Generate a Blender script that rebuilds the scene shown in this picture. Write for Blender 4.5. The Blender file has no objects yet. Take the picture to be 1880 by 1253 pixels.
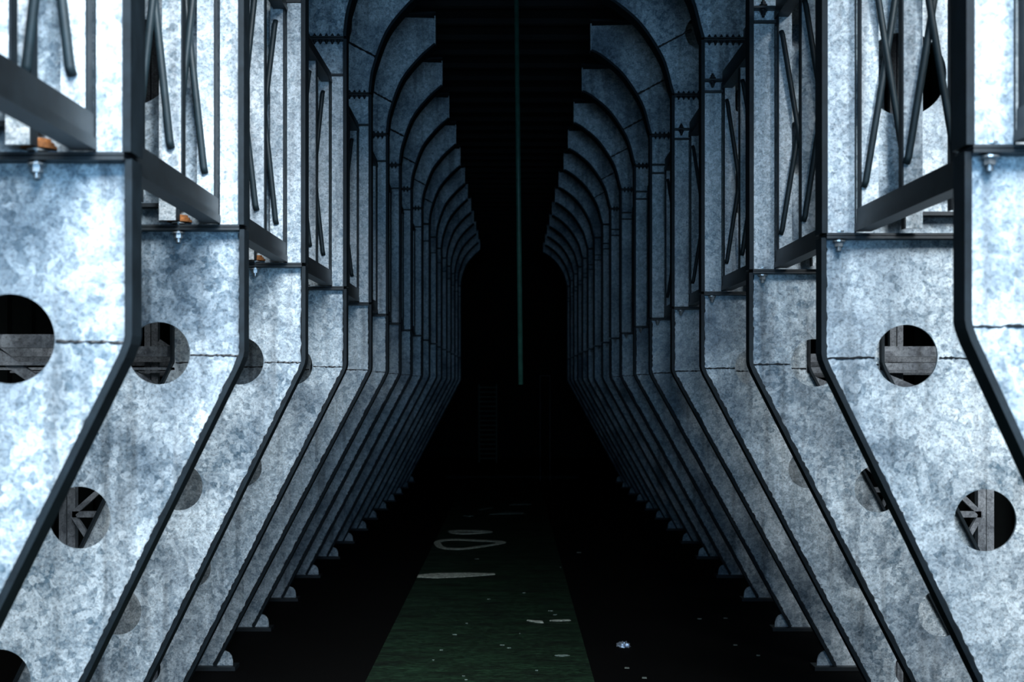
import bpy, bmesh, math, random
from mathutils import Vector, Matrix
random.seed(7)
sc = bpy.context.scene
COL = sc.collection

# ---------------------------------------------------------------- scale
# X, H: lateral offset and height above eye level in drawing units; 1 unit = S metres
S = 1.6 / 3260.0
D = 2611 * S                       # frame spacing along the passage (m)
def zH(h): return 1.6 + h * S
def yD(d): return d * D

# ---------------------------------------------------------------- camera
cd = bpy.data.cameras.new('camera'); cam = bpy.data.objects.new('camera', cd); COL.objects.link(cam)
cam.location = (0, 0, 1.6); cam.rotation_euler = (math.radians(90), 0, 0)
cd.sensor_width = 36; cd.lens = 50.0
cd.shift_y = 81.5 / 1880.0
cd.clip_end = 200
cd.dof.use_dof = True; cd.dof.focus_distance = 6.2; cd.dof.aperture_fstop = 5.0
sc.camera = cam

# ---------------------------------------------------------------- world, lights, exposure
w = bpy.data.worlds.new('world'); sc.world = w; w.use_nodes = True
bg = w.node_tree.nodes['Background']; bg.inputs[0].default_value = (0.10, 0.22, 0.40, 1); bg.inputs[1].default_value = 0.02
def area(name, loc, target, size, size_y, energy, color):
    l = bpy.data.lights.new(name, 'AREA'); l.shape = 'RECTANGLE'; l.size = size; l.size_y = size_y
    l.energy = energy; l.color = color
    o = bpy.data.objects.new(name, l); COL.objects.link(o); o.location = loc
    o.rotation_euler = (Vector(target) - Vector(loc)).to_track_quat('-Z', 'Y').to_euler()
    return o
area('open_sky_daylight', (2.6, -4.5, 7.9), (0, 6.0, 1.2), 7.0, 4.2, 5100, (0.94, 0.975, 1.0))
area('blue_fill_lamp', (0.2, -0.5, 2.2), (-1.0, 9, 2.3), 1.6, 0.9, 125, (0.34, 0.63, 0.95))  # added blue fill lamp behind the camera, lifts arches and far frames
sc.view_settings.view_transform = 'Standard'; sc.view_settings.look = 'None'
sc.view_settings.exposure = 0.0; sc.view_settings.gamma = 1.0; sc.view_settings.use_curve_mapping = False

# ---------------------------------------------------------------- materials
def new_mat(name):
    m = bpy.data.materials.new(name); m.use_nodes = True
    nt = m.node_tree; b = nt.nodes['Principled BSDF']
    return m, nt, b
def N(nt, t, **kw):
    n = nt.nodes.new(t)
    for k, v in kw.items():
        if k in n.inputs: n.inputs[k].default_value = v
        else: setattr(n, k, v)
    return n
def ramp(nt, fac, stops):
    r = nt.nodes.new('ShaderNodeValToRGB')
    e = r.color_ramp.elements
    e[0].position, e[0].color = stops[0][0], (*stops[0][1], 1)
    e[1].position, e[1].color = stops[-1][0], (*stops[-1][1], 1)
    for p, c in stops[1:-1]:
        x = e.new(p); x.color = (*c, 1)
    nt.links.new(fac, r.inputs[0]); return r.outputs[0]
def mixc(nt, fac, a, b, mode='MIX'):
    n = nt.nodes.new('ShaderNodeMix'); n.data_type = 'RGBA'; n.blend_type = mode
    for sock, v in ((n.inputs[0], fac), (n.inputs[6], a), (n.inputs[7], b)):
        if hasattr(v, 'links'): nt.links.new(v, sock)
        elif isinstance(v, (int, float)): sock.default_value = v
        else: sock.default_value = (*v, 1)
    return n.outputs[2]

def zinc(name, lo, hi, scale=44, metal=0.3, rough=0.5, stain=0.72, pits=0.58):
    """hot-dip galvanised steel: feathery zinc spangle, cloudy patches, dirt specks"""
    m, nt, b = new_mat(name)
    geo = N(nt, 'ShaderNodeNewGeometry')
    warp = N(nt, 'ShaderNodeTexNoise', Scale=22.0, Detail=3.0)
    nt.links.new(geo.outputs['Position'], warp.inputs['Vector'])
    vm = N(nt, 'ShaderNodeVectorMath', operation='SCALE'); vm.inputs[3].default_value = 0.020
    nt.links.new(warp.outputs['Color'], vm.inputs[0])
    add = N(nt, 'ShaderNodeVectorMath', operation='ADD')
    nt.links.new(geo.outputs['Position'], add.inputs[0]); nt.links.new(vm.outputs[0], add.inputs[1])
    v1 = N(nt, 'ShaderNodeTexVoronoi', Scale=float(scale)); nt.links.new(add.outputs[0], v1.inputs['Vector'])
    v2 = N(nt, 'ShaderNodeTexVoronoi', Scale=float(scale) * 2.7); nt.links.new(add.outputs[0], v2.inputs['Vector'])
    cell = ramp(nt, v1.outputs['Color'], [(0.25, (0.0,) * 3), (0.75, (1.0,) * 3)])
    cell2 = ramp(nt, v2.outputs['Color'], [(0.25, (0.0,) * 3), (0.75, (1.0,) * 3)])
    cloud = N(nt, 'ShaderNodeTexNoise', Scale=3.2, Detail=6.0, Roughness=0.65); nt.links.new(geo.outputs['Position'], cloud.inputs['Vector'])
    cl = ramp(nt, cloud.outputs['Fac'], [(0.32, (0.0,) * 3), (0.68, (1.0,) * 3)])
    cc = mixc(nt, 0.42, cell, cell2)
    cc = mixc(nt, 0.42, cc, cl)
    base = mixc(nt, cc, lo, hi)
    # darker cloudy weather staining
    st = N(nt, 'ShaderNodeTexNoise', Scale=1.7, Detail=5.0, Roughness=0.6); nt.links.new(add.outputs[0], st.inputs['Vector'])
    stm = ramp(nt, st.outputs['Fac'], [(0.47, (1.0,) * 3), (0.66, (1 - stain, 1 - stain * .93, 1 - stain * .86))])
    base = mixc(nt, 1.0, base, stm, 'MULTIPLY')
    # specks and drips
    sp = N(nt, 'ShaderNodeTexNoise', Scale=120.0, Detail=4.0, Roughness=0.75); nt.links.new(geo.outputs['Position'], sp.inputs['Vector'])
    spm = ramp(nt, sp.outputs['Fac'], [(0.47, (1.0,) * 3), (0.68, (1 - pits,) * 3)])
    base = mixc(nt, 1.0, base, spm, 'MULTIPLY')
    mp = N(nt, 'ShaderNodeMapping'); mp.inputs['Scale'].default_value = (14, 14, 1.0); nt.links.new(geo.outputs['Position'], mp.inputs[0])
    dr = N(nt, 'ShaderNodeTexNoise', Scale=1.4, Detail=3.0); nt.links.new(mp.outputs[0], dr.inputs['Vector'])
    drm = ramp(nt, dr.outputs['Fac'], [(0.53, (1.0,) * 3), (0.72, (0.52,) * 3)])
    base = mixc(nt, 1.0, base, drm, 'MULTIPLY')
    nt.links.new(base, b.inputs['Base Color'])
    b.inputs['Metallic'].default_value = metal
    rr = N(nt, 'ShaderNodeMapRange'); rr.inputs[3].default_value = rough - 0.12; rr.inputs[4].default_value = rough + 0.15
    nt.links.new(cc, rr.inputs[0]); nt.links.new(rr.outputs[0], b.inputs['Roughness'])
    bump = N(nt, 'ShaderNodeBump', Strength=0.12, Distance=0.004)
    nt.links.new(sp.outputs['Fac'], bump.inputs['Height']); nt.links.new(bump.outputs[0], b.inputs['Normal'])
    return m

def plain(name, col, rough=0.6, metal=0.0, var=0.35, scale=18, bump=0.15):
    m, nt, b = new_mat(name)
    geo = N(nt, 'ShaderNodeNewGeometry')
    n = N(nt, 'ShaderNodeTexNoise', Scale=float(scale), Detail=5.0, Roughness=0.65); nt.links.new(geo.outputs['Position'], n.inputs['Vector'])
    c = ramp(nt, n.outputs['Fac'], [(0.3, tuple(x * (1 - var) for x in col)), (0.7, tuple(min(1, x * (1 + var)) for x in col))])
    nt.links.new(c, b.inputs['Base Color'])
    b.inputs['Roughness'].default_value = rough; b.inputs['Metallic'].default_value = metal
    bp = N(nt, 'ShaderNodeBump', Strength=bump, Distance=0.005); nt.links.new(n.outputs['Fac'], bp.inputs['Height']); nt.links.new(bp.outputs[0], b.inputs['Normal'])
    return m

M = {}
M['web'] = zinc('galvanised_plate', (0.08, 0.15, 0.21), (0.76, 0.86, 0.92))
M['strip'] = zinc('galvanised_section', (0.12, 0.19, 0.24), (0.74, 0.81, 0.86), scale=52, stain=0.45)
M['dark'] = plain('dark_mill_scale_steel', (0.010, 0.016, 0.021), 0.5, 0.3)
M['edge'] = plain('shade_dark_steel', (0.008, 0.014, 0.019), 0.55, 0.2)  # shade put into the colour of flanges and side legs seen at grazing angles
M['rod'] = plain('dull_teal_bar_steel', (0.008, 0.020, 0.027), 0.55, 0.2)
M['beam'] = plain('shade_dark_channel_steel', (0.009, 0.014, 0.018), 0.5, 0.3, var=0.6, scale=9)  # near-black tone stands in for shade on the rails' corridor side
M['bead'] = plain('weld_metal', (0.012, 0.016, 0.02), 0.5, 0.3, scale=60)
M['rust'] = plain('rusty_steel', (0.20, 0.075, 0.018), 0.8, 0.1, var=0.7, scale=70, bump=0.5)
M['bolt'] = plain('zinc_bolt', (0.35, 0.38, 0.40), 0.35, 0.7, scale=50)
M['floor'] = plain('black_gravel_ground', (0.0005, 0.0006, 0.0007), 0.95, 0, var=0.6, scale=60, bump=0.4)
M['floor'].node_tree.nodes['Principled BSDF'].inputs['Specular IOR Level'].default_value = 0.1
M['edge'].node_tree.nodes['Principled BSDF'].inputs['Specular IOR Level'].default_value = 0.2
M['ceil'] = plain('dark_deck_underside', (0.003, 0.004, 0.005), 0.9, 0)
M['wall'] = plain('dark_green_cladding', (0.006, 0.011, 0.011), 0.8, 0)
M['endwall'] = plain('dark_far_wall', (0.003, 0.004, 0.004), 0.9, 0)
M['ladder'] = plain('dull_green_paint', (0.045, 0.11, 0.095), 0.6, 0)
M['pole'] = plain('green_painted_pipe', (0.02, 0.085, 0.065), 0.5, 0)
M['foil'] = plain('crumpled_foil', (0.55, 0.65, 0.85), 0.25, 0.8)
M['fleck'] = plain('pale_litter', (0.20, 0.24, 0.22), 0.7, 0)
M['red'] = plain('red_paint', (0.10, 0.004, 0.004), 0.5, 0)
M['strut'] = zinc('galvanised_bar', (0.06, 0.07, 0.085), (0.25, 0.28, 0.31), scale=30, stain=0.5)

# painted green walkway, damp with streaky sheen
m, nt, b = new_mat('worn_green_walkway_paint'); M['green'] = m
geo = N(nt, 'ShaderNodeNewGeometry')
mp = N(nt, 'ShaderNodeMapping'); mp.inputs['Scale'].default_value = (0.8, 2.2, 1); nt.links.new(geo.outputs['Position'], mp.inputs[0])
n1 = N(nt, 'ShaderNodeTexNoise', Scale=3.0, Detail=9.0, Roughness=0.75); nt.links.new(mp.outputs[0], n1.inputs['Vector'])
n2 = N(nt, 'ShaderNodeTexNoise', Scale=28.0, Detail=5.0, Roughness=0.8); nt.links.new(mp.outputs[0], n2.inputs['Vector'])
c = ramp(nt, n1.outputs['Fac'], [(0.35, (0.002, 0.006, 0.003)), (0.66, (0.026, 0.066, 0.036))])
c2 = ramp(nt, n2.outputs['Fac'], [(0.42, (0.4,) * 3), (0.62, (2.0,) * 3)])
nt.links.new(mixc(nt, 1.0, c, c2, 'MULTIPLY'), b.inputs['Base Color'])
r = ramp(nt, n1.outputs['Fac'], [(0.35, (0.60,) * 3), (0.65, (0.33,) * 3)]); nt.links.new(r, b.inputs['Roughness'])
bp = N(nt, 'ShaderNodeBump', Strength=0.5, Distance=0.004); nt.links.new(n2.outputs['Fac'], bp.inputs['Height']); nt.links.new(bp.outputs[0], b.inputs['Normal'])

def paintmat(name, col):
    m, nt, b = new_mat(name)
    geo = N(nt, 'ShaderNodeNewGeometry')
    n = N(nt, 'ShaderNodeTexNoise', Scale=45.0, Detail=6.0, Roughness=0.8); nt.links.new(geo.outputs['Position'], n.inputs['Vector'])
    c = ramp(nt, n.outputs['Fac'], [(0.42, tuple(x * .25 for x in col)), (0.56, col)])
    nt.links.new(c, b.inputs['Base Color']); b.inputs['Roughness'].default_value = 0.6
    return m
M['paint'] = paintmat('worn_white_marking_paint', (0.85, 0.98, 0.86))
M['paint_dim'] = paintmat('faded_marking_paint', (0.30, 0.42, 0.38))

# ---------------------------------------------------------------- mesh helpers
def build(name, bm, mat, parent=None, smooth=False, bevel=0):
    bmesh.ops.recalc_face_normals(bm, faces=bm.faces)
    me = bpy.data.meshes.new(name); bm.to_mesh(me); bm.free()
    for mm in (mat if isinstance(mat, (list, tuple)) else [mat]): me.materials.append(mm)
    if smooth:
        for p in me.polygons: p.use_smooth = True
    o = bpy.data.objects.new(name, me); COL.objects.link(o)
    if parent:
        o.parent = parent
        if not parent.parent: o.matrix_parent_inverse = Matrix.Translation(-Vector(origins[parent.name]))
    return o
origins = {}
def root_of(o):
    while o.parent: o = o.parent
    return o.name
def share(src, name, loc, parent):
    o = bpy.data.objects.new(name, src); COL.objects.link(o)
    o.parent = parent; o.location = Vector(loc) - Vector(origins[root_of(parent)])
    return o
def empty(name, loc, label, cat, group=None):
    o = bpy.data.objects.new(name, None); COL.objects.link(o); o.location = loc
    o.empty_display_size = 0.1
    o['label'] = label; o['category'] = cat
    if group: o['group'] = group
    origins[o.name] = loc
    return o
def box(bm, x0, x1, y0, y1, z0, z1):
    vs = [bm.verts.new((x, y, z)) for x in (x0, x1) for y in (y0, y1) for z in (z0, z1)]
    for f in ((0, 1, 3, 2), (4, 6, 7, 5), (0, 4, 5, 1), (2, 3, 7, 6), (0, 2, 6, 4), (1, 5, 7, 3)):
        bm.faces.new([vs[i] for i in f])
def qbox(bm, s, X0, X1, H0, H1, y0, y1):
    a, b = sorted((s * X0 * S, s * X1 * S)); box(bm, a, b, y0, y1, zH(H0), zH(H1))
def tube(bm, pts, r, n=8, caps=True, jit=0):
    rings = []
    for i, p in enumerate(pts):
        p = Vector(p)
        a = Vector(pts[max(0, i - 1)]); c = Vector(pts[min(len(pts) - 1, i + 1)])
        t = (c - a).normalized()
        u = t.cross(Vector((0, 1, 0)) if abs(t.y) < .9 else Vector((1, 0, 0))).normalized(); v = t.cross(u)
        rr = r * (1 + random.uniform(-jit, jit))
        rings.append([bm.verts.new(p + (u * math.cos(k * 2 * math.pi / n) + v * math.sin(k * 2 * math.pi / n)) * rr) for k in range(n)])
    for A, B in zip(rings, rings[1:]):
        for k in range(n): bm.faces.new((A[k], A[(k + 1) % n], B[(k + 1) % n], B[k]))
    if caps: bm.faces.new(rings[0][::-1]); bm.faces.new(rings[-1])
def plate(outline, holes, s, y0, y1):
    """flat plate in the X-H plane with round holes, extruded y0..y1"""
    bm = bmesh.new(); es = []
    loops = [outline]
    for (cx, ch, r) in holes:
        loops.append([(cx + r * math.cos(k * 2 * math.pi / 48), ch + r * math.sin(k * 2 * math.pi / 48)) for k in range(48)])
    for lp in loops:
        vs = [bm.verts.new((s * X * S, y0, zH(H))) for X, H in lp]
        for a, b_ in zip(vs, vs[1:] + vs[:1]): es.append(bm.edges.new((a, b_)))
    bmesh.ops.triangle_fill(bm, edges=es, use_beauty=True, use_dissolve=False)
    # drop faces lying in holes
    kill = []
    for f in bm.faces:
        c = f.calc_center_median(); X = c.x / (s * S); H = (c.z - 1.6) / S
        if any((X - cx) ** 2 + (H - ch) ** 2 < (r * .97) ** 2 for cx, ch, r in holes): kill.append(f)
    if kill: bmesh.ops.delete(bm, geom=kill, context='FACES_ONLY')
    fs = list(bm.faces)
    ex = bmesh.ops.extrude_face_region(bm, geom=fs)
    bmesh.ops.translate(bm, verts=[v for v in ex['geom'] if isinstance(v, bmesh.types.BMVert)], vec=(0, y1 - y0, 0))
    return bm
def band(pts, s, t, y0, y1):
    """flange: strip of thickness t following the polyline, its outer face on pts (offset towards smaller X)"""
    bm = bmesh.new(); rows = []
    for i, (X, H) in enumerate(pts):
        a = pts[max(0, i - 1)]; c = pts[min(len(pts) - 1, i + 1)]
        dx, dh = c[0] - a[0], c[1] - a[1]; L = math.hypot(dx, dh); nx, nh = -dh / L, dx / L
        k = t
        q = [(X, H), (X + nx * k, H + nh * k)]
        rows.append([bm.verts.new((s * q[j][0] * S, y, zH(q[j][1]))) for j in (0, 1) for y in (y0, y1)])
    for A, B in zip(rows, rows[1:]):
        for i, j in ((0, 1), (1, 3), (3, 2), (2, 0)): bm.faces.new((A[i], A[j], B[j], B[i]))
    for R in (rows[0], rows[-1]): bm.faces.new((R[0], R[1], R[3], R[2]))
    return bm
def bead(pts, s, y, r, step=26, jit=0.5):
    P = []
    for (a, b_) in zip(pts, pts[1:]):
        L = math.hypot(b_[0] - a[0], b_[1] - a[1]); n = max(1, int(L / step))
        for k in range(n):
            t = k / n; P.append((a[0] + (b_[0] - a[0]) * t, a[1] + (b_[1] - a[1]) * t))
    P.append(pts[-1])
    bm = bmesh.new()
    tube(bm, [(s * (X + random.uniform(-3, 3)) * S, y, zH(H + random.uniform(-3, 3))) for X, H in P], r * S, 5, jit=jit)
    return bm
def spline(P, n=6):
    out = []
    for i in range(len(P) - 1):
        p0 = P[max(0, i - 1)]; p1 = P[i]; p2 = P[i + 1]; p3 = P[min(len(P) - 1, i + 2)]
        for k in range(n):
            t = k / n
            out.append(tuple(0.5 * ((2 * p1[j]) + (-p0[j] + p2[j]) * t + (2 * p0[j] - 5 * p1[j] + 4 * p2[j] - p3[j]) * t * t + (-p0[j] + 3 * p1[j] - 3 * p2[j] + p3[j]) * t ** 3) for j in (0, 1)))
    out.append(P[-1]); return out

# shared bolt meshes (vertical axis, origin at the middle of the grip)
def hexprism(bm, r, z0, z1, n=6, rot=0.2):
    a = [bm.verts.new((r * math.cos(rot + k * 2 * math.pi / n), r * math.sin(rot + k * 2 * math.pi / n), z0)) for k in range(n)]
    b_ = [bm.verts.new((v.co.x, v.co.y, z1)) for v in a]
    for k in range(n): bm.faces.new((a[k], a[(k + 1) % n], b_[(k + 1) % n], b_[k]))
    bm.faces.new(a[::-1]); bm.faces.new(b_)
def bolt_mesh(name, k, mat):
    bm = bmesh.new()
    hexprism(bm, .0125 * k, .016 * k, .030 * k); hexprism(bm, .0125 * k, -.030 * k, -.016 * k)
    hexprism(bm, .0065 * k, -.042 * k, .040 * k, 10); hexprism(bm, .019 * k, .012 * k, .016 * k, 14); hexprism(bm, .019 * k, -.016 * k, -.012 * k, 14)
    bmesh.ops.recalc_face_normals(bm, faces=bm.faces)
    me = bpy.data.meshes.new(name); bm.to_mesh(me); bm.free(); me.materials.append(mat); return me
BOLT = bolt_mesh('bolt', 1.0, M['bolt'])
BOLTD = bolt_mesh('bolt', 0.6, M['edge'])
BOLTN = bolt_mesh('bolt', 0.8, M['dark'])
bm = bmesh.new()
for k in range(3): hexprism(bm, .036 - .006 * k, .018 + .006 * k, .024 + .007 * k, 11, rot=.3 * k)
bmesh.ops.recalc_face_normals(bm, faces=bm.faces)
RUSTW = bpy.data.meshes.new('clamp_washer'); bm.to_mesh(RUSTW); bm.free(); RUSTW.materials.append(M['rust'])

# ---------------------------------------------------------------- setting
def struct(name, bm, mat):
    o = build(name, bm, mat); o['kind'] = 'structure'; origins[o.name] = (0, 0, 0); return o
XO = 6600
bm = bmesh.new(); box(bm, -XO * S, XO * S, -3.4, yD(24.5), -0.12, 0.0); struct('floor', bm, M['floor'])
bm = bmesh.new(); box(bm, -1600 * S, 900 * S, 0.2, yD(19), 0.0, 0.012); walk = struct('walkway', bm, M['green'])
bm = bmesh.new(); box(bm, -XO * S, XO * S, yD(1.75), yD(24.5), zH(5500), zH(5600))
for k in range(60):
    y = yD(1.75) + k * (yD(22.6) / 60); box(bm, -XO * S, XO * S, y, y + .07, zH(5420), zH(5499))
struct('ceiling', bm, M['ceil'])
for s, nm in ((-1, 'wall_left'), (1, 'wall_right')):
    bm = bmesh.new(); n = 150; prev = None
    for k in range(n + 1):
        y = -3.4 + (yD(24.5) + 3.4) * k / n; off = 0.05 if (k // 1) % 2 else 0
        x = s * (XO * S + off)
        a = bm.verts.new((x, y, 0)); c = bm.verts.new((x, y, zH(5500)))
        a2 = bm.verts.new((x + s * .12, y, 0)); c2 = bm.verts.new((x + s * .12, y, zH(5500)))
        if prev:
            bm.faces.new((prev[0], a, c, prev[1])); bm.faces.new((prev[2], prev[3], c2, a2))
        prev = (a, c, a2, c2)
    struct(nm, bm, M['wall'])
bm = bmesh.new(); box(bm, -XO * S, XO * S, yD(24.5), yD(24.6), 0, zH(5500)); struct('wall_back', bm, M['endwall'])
bm = bmesh.new(); box(bm, -2300 * S, 2300 * S, yD(19.0), yD(19.2), 0, .05)
struct('trim_1', bm, M['wall'])

# painted markings on the walkway (children of the walkway)
def floorq(px, py):            # floor point under an image position of the 1880x1253 frame
    d = 3236 / (py - 707.7); return ((px - 940) * d * S, d * D)
def mark(bm, pts):
    top = [bm.verts.new((x, y, .0150)) for x, y in pts]; bot = [bm.verts.new((x, y, .0121)) for x, y in pts]
    bm.faces.new(top); bm.faces.new(bot[::-1]); n = len(pts)
    for k in range(n): bm.faces.new((top[k], top[(k + 1) % n], bot[(k + 1) % n], bot[k]))
def ring(bm, cx, cy, rx, ry, tx, ty, tail=0):
    n = 36; A = []; B = []; C = []; E = []
    for k in range(n):
        a = k * 2 * math.pi / n
        j = 1 + .10 * math.sin(3 * a + 1) ; tl = tail * max(0, math.cos(a - .5)) ** 6
        ox, oy = cx + (rx * j + tl) * math.cos(a), cy + ry * j * math.sin(a)
        ix, iy = cx + (rx * j + tl * .7 - tx) * math.cos(a), cy + (ry * j - ty) * math.sin(a)
        A.append(bm.verts.new((ox, oy, .0150))); B.append(bm.verts.new((ix, iy, .0150)))
        C.append(bm.verts.new((ox, oy, .0121))); E.append(bm.verts.new((ix, iy, .0121)))
    for k in range(n):
        q = (k + 1) % n
        bm.faces.new((A[k], A[q], B[q], B[k])); bm.faces.new((A[k], C[k], C[q], A[q])); bm.faces.new((B[k], B[q], E[q], E[k]))
bm = bmesh.new()
mark(bm, [floorq(*p) for p in ((766, 1060), (800, 1062), (850, 1060), (909, 1055.5), (908, 1053.5), (860, 1052.5), (800, 1053), (768, 1056))])
build('painted_bar', bm, M['paint'], walk)
bm = bmesh.new(); x0, y0 = floorq(792, 1000); x1, _ = floorq(905, 1000); ya = floorq(850, 990)[1]; yb = floorq(850, 1009)[1]
ring(bm, (x0 + x1) / 2, (ya + yb) / 2, (x1 - x0) / 2, abs(ya - yb) / 2, .07, .12, tail=.14)
build('painted_loop', bm, M['paint'], walk)
bm = bmesh.new(); x0, y0 = floorq(820, 977); x1, _ = floorq(901, 977); ya = floorq(850, 973.5)[1]; yb = floorq(850, 981)[1]
ring(bm, (x0 + x1) / 2, (ya + yb) / 2, (x1 - x0) / 2, abs(ya - yb) / 2, .08, .15)
build('painted_ring', bm, M['paint'], walk)
bm = bmesh.new()
for P in (((898, 945), (960, 943.5), (966, 946), (960, 941), (930, 940)), ((935, 928), (975, 927), (960, 923), (945, 924)), ((850, 948), (870, 948.5), (869, 947), (852, 947)),
          ((880, 937), (905, 933), (903, 931.5), (878, 935))):
    mark(bm, [floorq(*p) for p in P])
build('faded_stroke', bm, M['paint_dim'], walk)
bm = bmesh.new()
mark(bm, [floorq(*p) for p in ((967, 1140), (985, 1144), (998, 1144.5), (996, 1141), (980, 1140), (968, 1139))])
build('paint_streak', bm, M['paint'], walk)
bm = bmesh.new()
mark(bm, [floorq(*p) for p in ((1009, 1140.5), (1020, 1141.5), (1048, 1140), (1046, 1138.4), (1025, 1138.8), (1010, 1139.5))])
build('paint_streak', bm, M['paint'], walk)
bm = bmesh.new()
mark(bm, [floorq(*p) for p in ((1018, 1204.5), (1030, 1206), (1046, 1204.5), (1040, 1203), (1022, 1203.4))])
build('paint_streak', bm, M['paint_dim'], walk)
bm = bmesh.new(); random.seed(3)
for _ in range(16):
    px = random.uniform(790, 1060); py = random.uniform(1020, 1250); l = random.uniform(2, 9)
    mark(bm, [floorq(px, py), floorq(px + l, py + .1), floorq(px + l * .9, py - .3), floorq(px + .5, py - .35)])
o = build('paint_fleck', bm, M['paint_dim'], walk); o['kind'] = 'stuff'

# ---------------------------------------------------------------- frames
NR = 17
DT = [2.25 + i for i in range(NR)]
WL = [1582, 1615, 1632, 1617, 1637, 1671, 1707, 1720, 1705, 1720, 1712, 1730] + [1725] * 10
WR = [1879, 1862, 1870, 1845, 1856, 1856, 1870, 1860, 1865, 1880, 1860] + [1860] * 10
SL = [.495, .49, .492, .505, .525, .525] + [.525] * 12
SR = [.46, .486, .512, .53, .55, .55] + [.55] * 12
CFG = {
 -1: dict(W=WL, SLP=SL, sp=935, wd=178, up=3330, ctop=2960, cw=108, xf=108, hole=(668, 1937, 268), rin=175, rout=350, bt=1100, bb=937, tb=2890, tt=2990,
          arc=[(-5, 3420), (-45, 3650), (-195, 4050), (-430, 4350), (-640, 4540)], atop=4890, hup=(395, 4110, 200), bx=360,
          side='left'),
 1: dict(W=WR, SLP=SR, sp=885, wd=162, up=3320, ctop=2800, cw=160, xf=162, hole=(480, 1860, 250), rin=190, rout=440, bt=1040, bb=890, tb=2830, tt=3000,
          arc=[(-25, 3420), (-125, 3750), (-370, 4131), (-640, 4370), (-800, 4459)], atop=4790, hup=(330, 4050, 200), bx=75,
          side='right'),
}
ORD = ['first', 'second', 'third', 'fourth', 'fifth', 'sixth', 'seventh', 'eighth', 'ninth', 'tenth', 'eleventh', 'twelfth', 'thirteenth', 'fourteenth', 'fifteenth', 'sixteenth', 'seventeenth']
NOTE = {(-1, 0): 'brightest, orange rusty washer on splice',
        (-1, 1): 'two full round holes, rusty clamp',
        (-1, 2): 'dark specks below its splice',
        (-1, 3): 'diagonal grey streaks under splice',
        (1, 0): 'cropped by the photo edge',
        (1, 1): 'two full round holes',
        (1, 2): 'brass-coloured splice bolt',
        (1, 3): 'glinting small splice bolt'}
LEN = 1000
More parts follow.
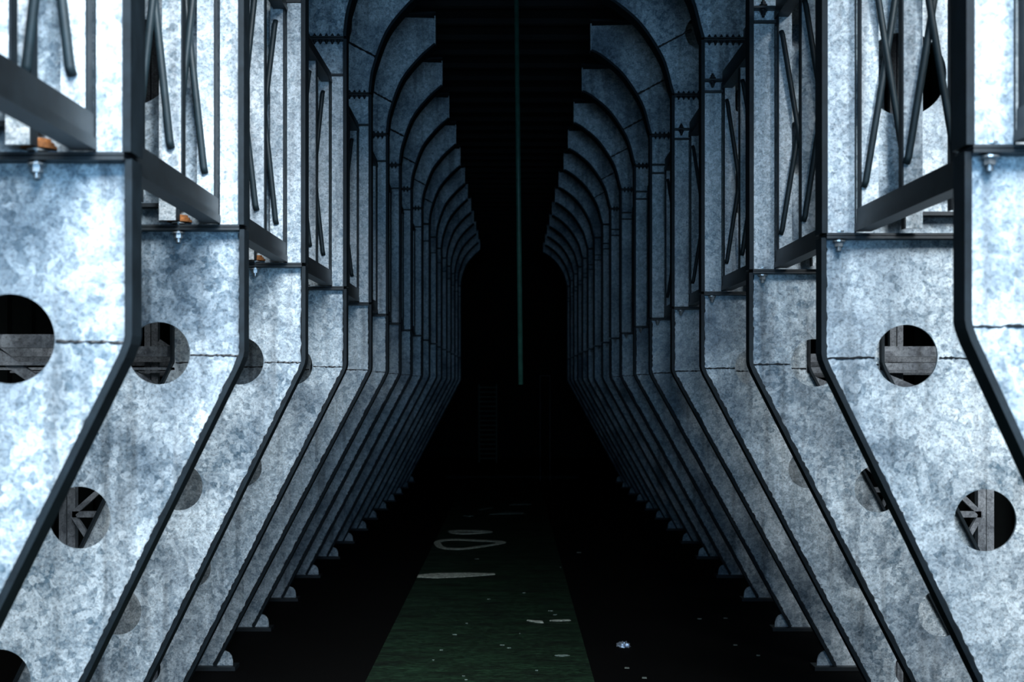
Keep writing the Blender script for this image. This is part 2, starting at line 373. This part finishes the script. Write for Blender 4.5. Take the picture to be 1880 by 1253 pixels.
for s in (-1, 1):
    c = CFG[s]
    for i in range(NR):
        random.seed(100 + i + 50 * (s + 1))
        W = c['W'][i]; y = yD(DT[i]); slp = c['SLP'][i]
        dh = 80 if (s == 1 and i == 0) else 0
        sp, wd = c['sp'] + dh, c['wd'] + dh
        HB = -3215
        Xb = W + slp * (wd - HB)
        note = NOTE.get((s, i))
        if note is None:
            note = 'dim blue, curved arm above' if i < 9 else 'almost lost in the dark'
        lab = f"{ORD[i]} galvanised frame from the front on the {c['side']}, {note}"
        root = empty('steel_frame', (s * Xb * S, y, 0), lab, 'steel frame', f"steel frames in the row on the {c['side']}")
        t = .010
        # ---- leg
        outl = [(W, sp - 18), (W, wd), (Xb, HB), (Xb + LEN, HB), (W + LEN, wd), (W + LEN, sp - 18)]
        holes = []
        for hh in (wd + 14, wd - 968, wd - 1940, wd - 2900):
            ex = W + (max(0, wd - hh)) * slp
            holes.append((ex + 492, hh, 186))
        build('leg_plate', plate(outl, holes, s, y, y + t), M['web'], root)
        fl = [(W, sp - 10), (W, wd + 40), (W + 3, wd + 12), (W + 12, wd - 20), (W + 32 * slp * 2, wd - 60)]
        fl = [(W, sp - 10), (W, wd + 26), (W + 5, wd), (W + 26 * slp * 2, wd - 52 + 0), (Xb, HB)]
        fw = .033
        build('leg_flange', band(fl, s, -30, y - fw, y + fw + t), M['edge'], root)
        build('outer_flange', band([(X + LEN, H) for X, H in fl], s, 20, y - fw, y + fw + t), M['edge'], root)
        if i < 9:
            build('weld_bead', bead([(W + 6, sp - 25), (W + 6, wd), (Xb + 6, HB + 10)], s, y - .002, 8, step=24, jit=.7), M['bead'], root)
            build('weld_seam', bead([(W + 10, wd), (W + 300, wd + 4)], s, y - .001, 6.5, step=16, jit=.6), M['bead'], root)
            build('weld_seam', bead([(W + 690, wd + 2), (W + LEN - 10, wd)], s, y - .001, 6.5, step=16, jit=.6), M['bead'], root)
        # base plate and rounded gusset
        bm = bmesh.new(); qbox(bm, s, Xb - 260, Xb + LEN + 60, -3260, HB, y - .05, y + .08); build('base_plate', bm, M['dark'], root)
        g = [(Xb - 40, HB)] + [(Xb - 95 - 105 * math.sin(a), HB + 150 * 1.1 * math.cos(a)) for a in [k * math.pi / 20 for k in range(0, 11)]][::-1] + [(Xb - 95 + 22, HB + 160)]
        g = [(Xb - 20, HB), (Xb - 215, HB), (Xb - 213, HB + 60), (Xb - 200, HB + 110), (Xb - 170, HB + 148), (Xb - 130, HB + 166), (Xb - 100, HB + 160)]
        build('base_gusset', plate(g, [], s, y, y + t), M['web'], root)
        # ---- lower splice
        bm = bmesh.new(); qbox(bm, s, W - 5, W + LEN, sp - 18, sp - 3, y - .05, y + .06); build('splice_plate', bm, M['dark'], root)
        bm = bmesh.new(); qbox(bm, s, W - 5, W + LEN, sp + 1, sp + 14, y - .05, y + .06); build('splice_plate', bm, M['dark'], root)
        nb = 1
        for k in range(nb):
            bx = W + c['bx'] + k * 300
            share(BOLT, 'bolt', (s * bx * S, y - .030, zH(sp - 2)), root)
            if s == -1 and i < 3 and k == 0: share(RUSTW, 'clamp_washer', (s * bx * S, y - .016, zH(sp - 2)), root)
        # ---- column: web plate with porthole, corridor angle, flange
        hx, hh, hr = c['hole']
        ct = 2990
        build('column_plate', plate([(W, sp + 14), (W + LEN, sp + 14), (W + LEN, c['up'] - 16), (W, c['up'] - 16)],
              [(W + hx, hh + dh, hr), (W + hx, hh + 980, hr)], s, y, y + t), M['web'], root)
        bm = bmesh.new(); qbox(bm, s, W, W + c['cw'], sp + 16, c['ctop'] + dh, y - .045, y - .035)
        ca = build('corner_angle', bm, M['strip'], root)
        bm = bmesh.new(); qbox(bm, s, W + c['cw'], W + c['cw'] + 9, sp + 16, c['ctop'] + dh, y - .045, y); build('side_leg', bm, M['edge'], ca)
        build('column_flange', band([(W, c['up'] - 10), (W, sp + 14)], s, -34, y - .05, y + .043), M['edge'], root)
        bm = bmesh.new(); qbox(bm, s, W + 2, W + c['cw'] + 30, c['ctop'] + dh + 4, c['ctop'] + dh + 26, y - .05, y + .0); build('cap_plate', bm, M['dark'], root)
        if s == 1 and i < 5: share(BOLT if i < 2 else BOLTN, 'bolt', (s * (W + c['cw'] * .5) * S, y - .03, zH(c['ctop'] + dh + 130)), root)
        if s == 1: bm = bmesh.new(); qbox(bm, s, W + 2, W + c['cw'] + 30, c['ctop'] + dh + 122, c['ctop'] + dh + 138, y - .05, y - .0); build('bracket', bm, M['dark'], root)
        bm = bmesh.new(); qbox(bm, s, W + 330, W + LEN, sp + 120, sp + 142, y - .045, y); build('stiffener', bm, M['dark'], root)
        bm = bmesh.new(); qbox(bm, s, W + 560, W + LEN, sp + 262, sp + 284, y - .045, y); build('stiffener', bm, M['dark'], root)
        # ---- upper splice with its row of bolts
        up = c['up']
        bm = bmesh.new(); qbox(bm, s, W - 4, W + LEN, up - 16, up - 3, y - .05, y + .06); build('splice_plate', bm, M['dark'], root)
        bm = bmesh.new(); qbox(bm, s, W - 4, W + LEN, up + 3, up + 16, y - .05, y + .06); build('splice_plate', bm, M['dark'], root)
        if i < 9:
            for k in range(6):
                share(BOLTD, 'bolt', (s * (W + 50 + k * 57) * S, y - .028, zH(up)), root)
            bm = bmesh.new(); qbox(bm, s, W + 385, W + 405, up - 110, up + 110, y - .05, y); build('lug', bm, M['dark'], root)
        # ---- arch arm
        arc = spline([(W, up + 16)] + [(W + a, h) for a, h in c['arc']], 6)
        end = arc[-1]; at = c['atop']
        ux, uh, ur = c['hup']
        outl = arc + [(end[0], at), (W + LEN, at + 40), (W + LEN, up + 16)]
        build('arch_plate', plate(outl, [(W + ux, uh, ur)], s, y, y + t), M['web'], root)
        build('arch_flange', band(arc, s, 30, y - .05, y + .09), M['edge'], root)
        bm = bmesh.new(); qbox(bm, s, end[0] - 16, end[0] - 2, end[1] - 10, at + 10, y - .04, y + .05); build('end_plate', bm, M['strip'], root)
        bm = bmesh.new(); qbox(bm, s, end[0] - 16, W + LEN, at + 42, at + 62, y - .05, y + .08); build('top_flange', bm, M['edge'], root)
        if i < 10 and i > 1:
            j = 14
            A = arc[j]; ang = math.radians(28)
            P0 = (A[0] + 12, A[1]); P1 = (A[0] + 12 + 440 * math.cos(ang), A[1] + 440 * math.sin(ang))
            build('weld_seam', bead([P0, P1], s, y - .002, 13, step=22, jit=.4), M['bead'], root)
        # ---- outrigger bars seen through the portholes
        if i < 7:
            XP = 3440 if s == -1 else 3670
            bm = bmesh.new(); qbox(bm, s, XP, XP + 62, -3260, 5380, y + .05, y + .09); build('outer_post', bm, M['strut'], root)
            bm = bmesh.new(); qbox(bm, s, XP + 82, XP + 140, -3260, 5380, y + .07, y + .11); build('outer_post', bm, M['strut'], root)
            bm = bmesh.new(); qbox(bm, s, W + LEN, XP + 1400, 225, 305, y + .00, y + .04); build('strut', bm, M['strut'], root)
            bm = bmesh.new(); qbox(bm, s, W + LEN, XP + 1400, 120, 175 if s == 1 else 140, y + .0, y + .04); build('strut', bm, M['strut'], root)
            hb = -1010; xe = W + LEN + (wd - hb) * slp
            def bar(a, b_, wdt):
                L = math.hypot(b_[0] - a[0], b_[1] - a[1]); nx, nh = -(b_[1] - a[1]) / L * wdt / 2, (b_[0] - a[0]) / L * wdt / 2
                return plate([(a[0] + nx, a[1] + nh), (b_[0] + nx, b_[1] + nh), (b_[0] - nx, b_[1] - nh), (a[0] - nx, a[1] - nh)], [], s, y + .012, y + .034)
            build('brace', bar((W + LEN + 60, 0 if s == -1 else 60), (XP + 300, 500 if s == -1 else -380), 62) if s == 1 else bar((W + LEN + 110, -60), (W + LEN + 800, 420), 62), M['strut'], root)
            build('brace', bar((xe, hb), (XP, hb), 48), M['strut'], root)
            build('brace', bar((xe - 60, hb + 250), (XP, hb), 40), M['strut'], root)
            build('brace', bar((xe + 60, hb - 250), (XP, hb), 40), M['strut'], root)

# ---------------------------------------------------------------- lattice panels between frames
def panel_mesh_sets(s, c):
    pass
for s in (-1, 1):
    c = CFG[s]
    for i in range(NR):
        W = c['W'][i]; Wp = c['W'][i - 1] if i else W
        d1 = DT[i]; d0 = d1 - 1 if i else 1.3
        y1 = yD(d1) - .056; y0 = yD(d0) + .10
        where = 'nearest, partly out of frame' if i == 0 else f'between {ORD[i-1]} and {ORD[i]} frames from front'
        lab = f"{c['side']} lattice panel of uprights and rods, {where}"
        root = empty('lattice_panel', (s * (W + 150) * S, (y0 + y1) / 2, zH(c['bb'])), lab, 'lattice panel', f"lattice panels in the wall on the {c['side']}")
        xf = W + c['xf']
        dh = 80 if (s == 1 and i == 0) else 0
        def lbeam(h0, h1):
            bm = bmesh.new()
            xa, xb = W + c['xf'], Wp + c['xf']
            def seg(o0, o1, ha, hb_):
                vs = []
                for (yy, xx) in ((y0, xb), (y1, xa)):
                    for o_, h_ in ((o0, ha), (o1, ha), (o1, hb_), (o0, hb_)):
                        vs.append(bm.verts.new((s * (xx + o_) * S, yy, zH(h_))))
                for k in range(4): bm.faces.new((vs[k], vs[(k + 1) % 4], vs[4 + (k + 1) % 4], vs[4 + k]))
                bm.faces.new(vs[:4]); bm.faces.new(vs[4:])
            seg(4, 16, h0, h1); seg(16, 90, h0, h0 + 12); seg(16, 90, h1 - 12, h1)
            seg(-8, 4, h0, h0 + (h1 - h0) * .33)
            return bm
        build('rail', lbeam(c['bb'] + 16 + dh, c['bt'] + dh), M['beam'], root)
        build('rail', lbeam(c['tb'] + dh, c['tt'] + dh), M['beam'], root)
        nf = 3
        for k in range(nf):
            f = k / 3
            if i == 0 and k == 2 : pass
            y = yD(d1 - f) - .090
            xk = xf + (Wp - W) * f + 18
            hb, ht = c['bb'] + 28 + dh, c['tt'] - 8 + dh
            for (a, nm) in ((0, 'upright'), (c['rout'] - c['xf'] - 20, 'upright')):
                bm = bmesh.new()
                qbox(bm, s, xk + a, xk + a + 98, hb, ht, y, y + .008)
                up_ = build(nm, bm, M['strip'], root)
                bm = bmesh.new()
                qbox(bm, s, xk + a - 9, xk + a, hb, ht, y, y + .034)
                build('side_leg', bm, M['edge'], up_)  # leg coloured dark to stand for its shaded side
            if i < 11:
                xi = W + (Wp - W) * f + c['rin']; xo = W + (Wp - W) * f + c['rout']
                lo_, hi_ = (1240 if s == -1 else 1160) + dh, (2790 if s == -1 else 2710) + dh
                mid = (lo_ + hi_) / 2 ; bow = 10
                for q, (a, b_) in enumerate(((xi, xo), (xo, xi))):
                    j = random.uniform(-8, 8)
                    yy = y - .010 - .013 * q
                    bm = bmesh.new()
                    tube(bm, [(s * a * S, yy + .006, zH(lo_)), (s * (a + j * .2 + (b_ - a) * .03) * S, yy, zH(lo_ + 30)), (s * ((a + b_) / 2 + j) * S, yy, zH(mid)),
                              (s * (b_ + (a - b_) * .03) * S, yy, zH(hi_ - 30)), (s * b_ * S, yy + .006, zH(hi_))], (21 if s == -1 else 20) * S, 10)
                    build('rod', bm, M['rod'], root, smooth=True)

# ---------------------------------------------------------------- things in the passage
p = empty('hanging_pipe', (4 * S * 7, yD(7.0), zH(5420)), 'slim green vertical pipe hanging down the middle of the passage', 'pipe')
bm = bmesh.new(); tube(bm, [(.025 , yD(7), zH(5430)), (.055, yD(7), zH(10))], 33 * S, 14); build('pipe', bm, M['pole'], p, smooth=True)
bm = bmesh.new(); tube(bm, [(.025, yD(7), zH(5419)), (.025, yD(7), zH(5380))], 60 * S, 14); build('ceiling_flange', bm, M['dark'], p)

yl = yD(23)
p = empty('ladder', (-1035 * S, yl, 0), 'narrow dull green ladder standing at the far end of the passage', 'ladder')
for x in (-1420, -680):
    bm = bmesh.new(); qbox(bm, 1, x, x + 60, -3260, 60, yl, yl + .04); build('rail', bm, M['ladder'], p)
for k in range(16):
    bm = bmesh.new(); h = -3120 + k * 200; qbox(bm, 1, -1370, -675, h, h + 62, yl + .005, yl + .035); build('rung', bm, M['ladder'], p)
yh = yD(18.5)
p = empty('handrail', (1250 * S, yh, 0), 'thin metal handrail post at the right of the far end', 'handrail')
bm = bmesh.new(); tube(bm, [(1290 * S, yh, 0), (1290 * S, yh, zH(330))], 14 * S, 8); build('post', bm, M['strut'], p)
bm = bmesh.new(); tube(bm, [(960 * S, yh, zH(330)), (1295 * S, yh, zH(325))], 14 * S, 8); build('top_rail', bm, M['strut'], p)
bm = bmesh.new(); tube(bm, [(960 * S, yh, zH(330)), (960 * S, yh, 0)], 14 * S, 8); build('post', bm, M['strut'], p)

# crumpled foil and small litter on the dark ground
random.seed(11)
bm = bmesh.new(); bmesh.ops.create_icosphere(bm, subdivisions=3, radius=.04)
for v in bm.verts:
    k = 1 + random.uniform(-.45, .35); v.co = Vector((v.co.x * k * 1.0, v.co.y * k * .9, max(-.0, v.co.z * k * .75)))
x, yy = floorq(1145, 1185)
for v in bm.verts: v.co += Vector((x, yy, 0.001))
o = build('foil_scrap', bm, M['foil']); o['label'] = 'crumpled bluish foil scrap on the dark ground right of the walkway'; o['category'] = 'litter'
for (px, py, l, lab) in ((1063, 1013, 9, 'pale bent scrap on dark ground right of the painted loop'), (1392, 1201, 7, 'tiny pale scrap beside the base of a right-hand frame'),
                    (1284, 1134, 8, 'thin pale scrap on dark ground, leftmost of the right-hand ground'), (1332, 1133, 8, 'thin pale scrap between foil and right-hand frames'),
                    (1183, 1242, 9, 'thin pale scrap at the bottom edge below the foil'), (1151, 1224, 9, 'thin pale scrap just below the foil'), (1350, 1182, 8, 'thin pale scrap right of the foil')):
    bm = bmesh.new(); x, yy = floorq(px, py); d = yy / D; L = l * d * S / 2
    vs = [(-L, -.006, 0), (L * .9, -.009, 0), (L, .006, .003), (-L * .8, .008, .004)]
    t_ = [bm.verts.new((x + a, yy + b_, .002 + c_)) for a, b_, c_ in vs]; u_ = [bm.verts.new((x + a, yy + b_, .0005)) for a, b_, c_ in vs]
    bm.faces.new(t_); bm.faces.new(u_[::-1])
    for k in range(4): bm.faces.new((t_[k], t_[(k + 1) % 4], u_[(k + 1) % 4], u_[k]))
    o = build('litter_scrap', bm, M['fleck']); o['label'] = lab; o['category'] = 'litter'; o['group'] = 'pale scraps on the ground'
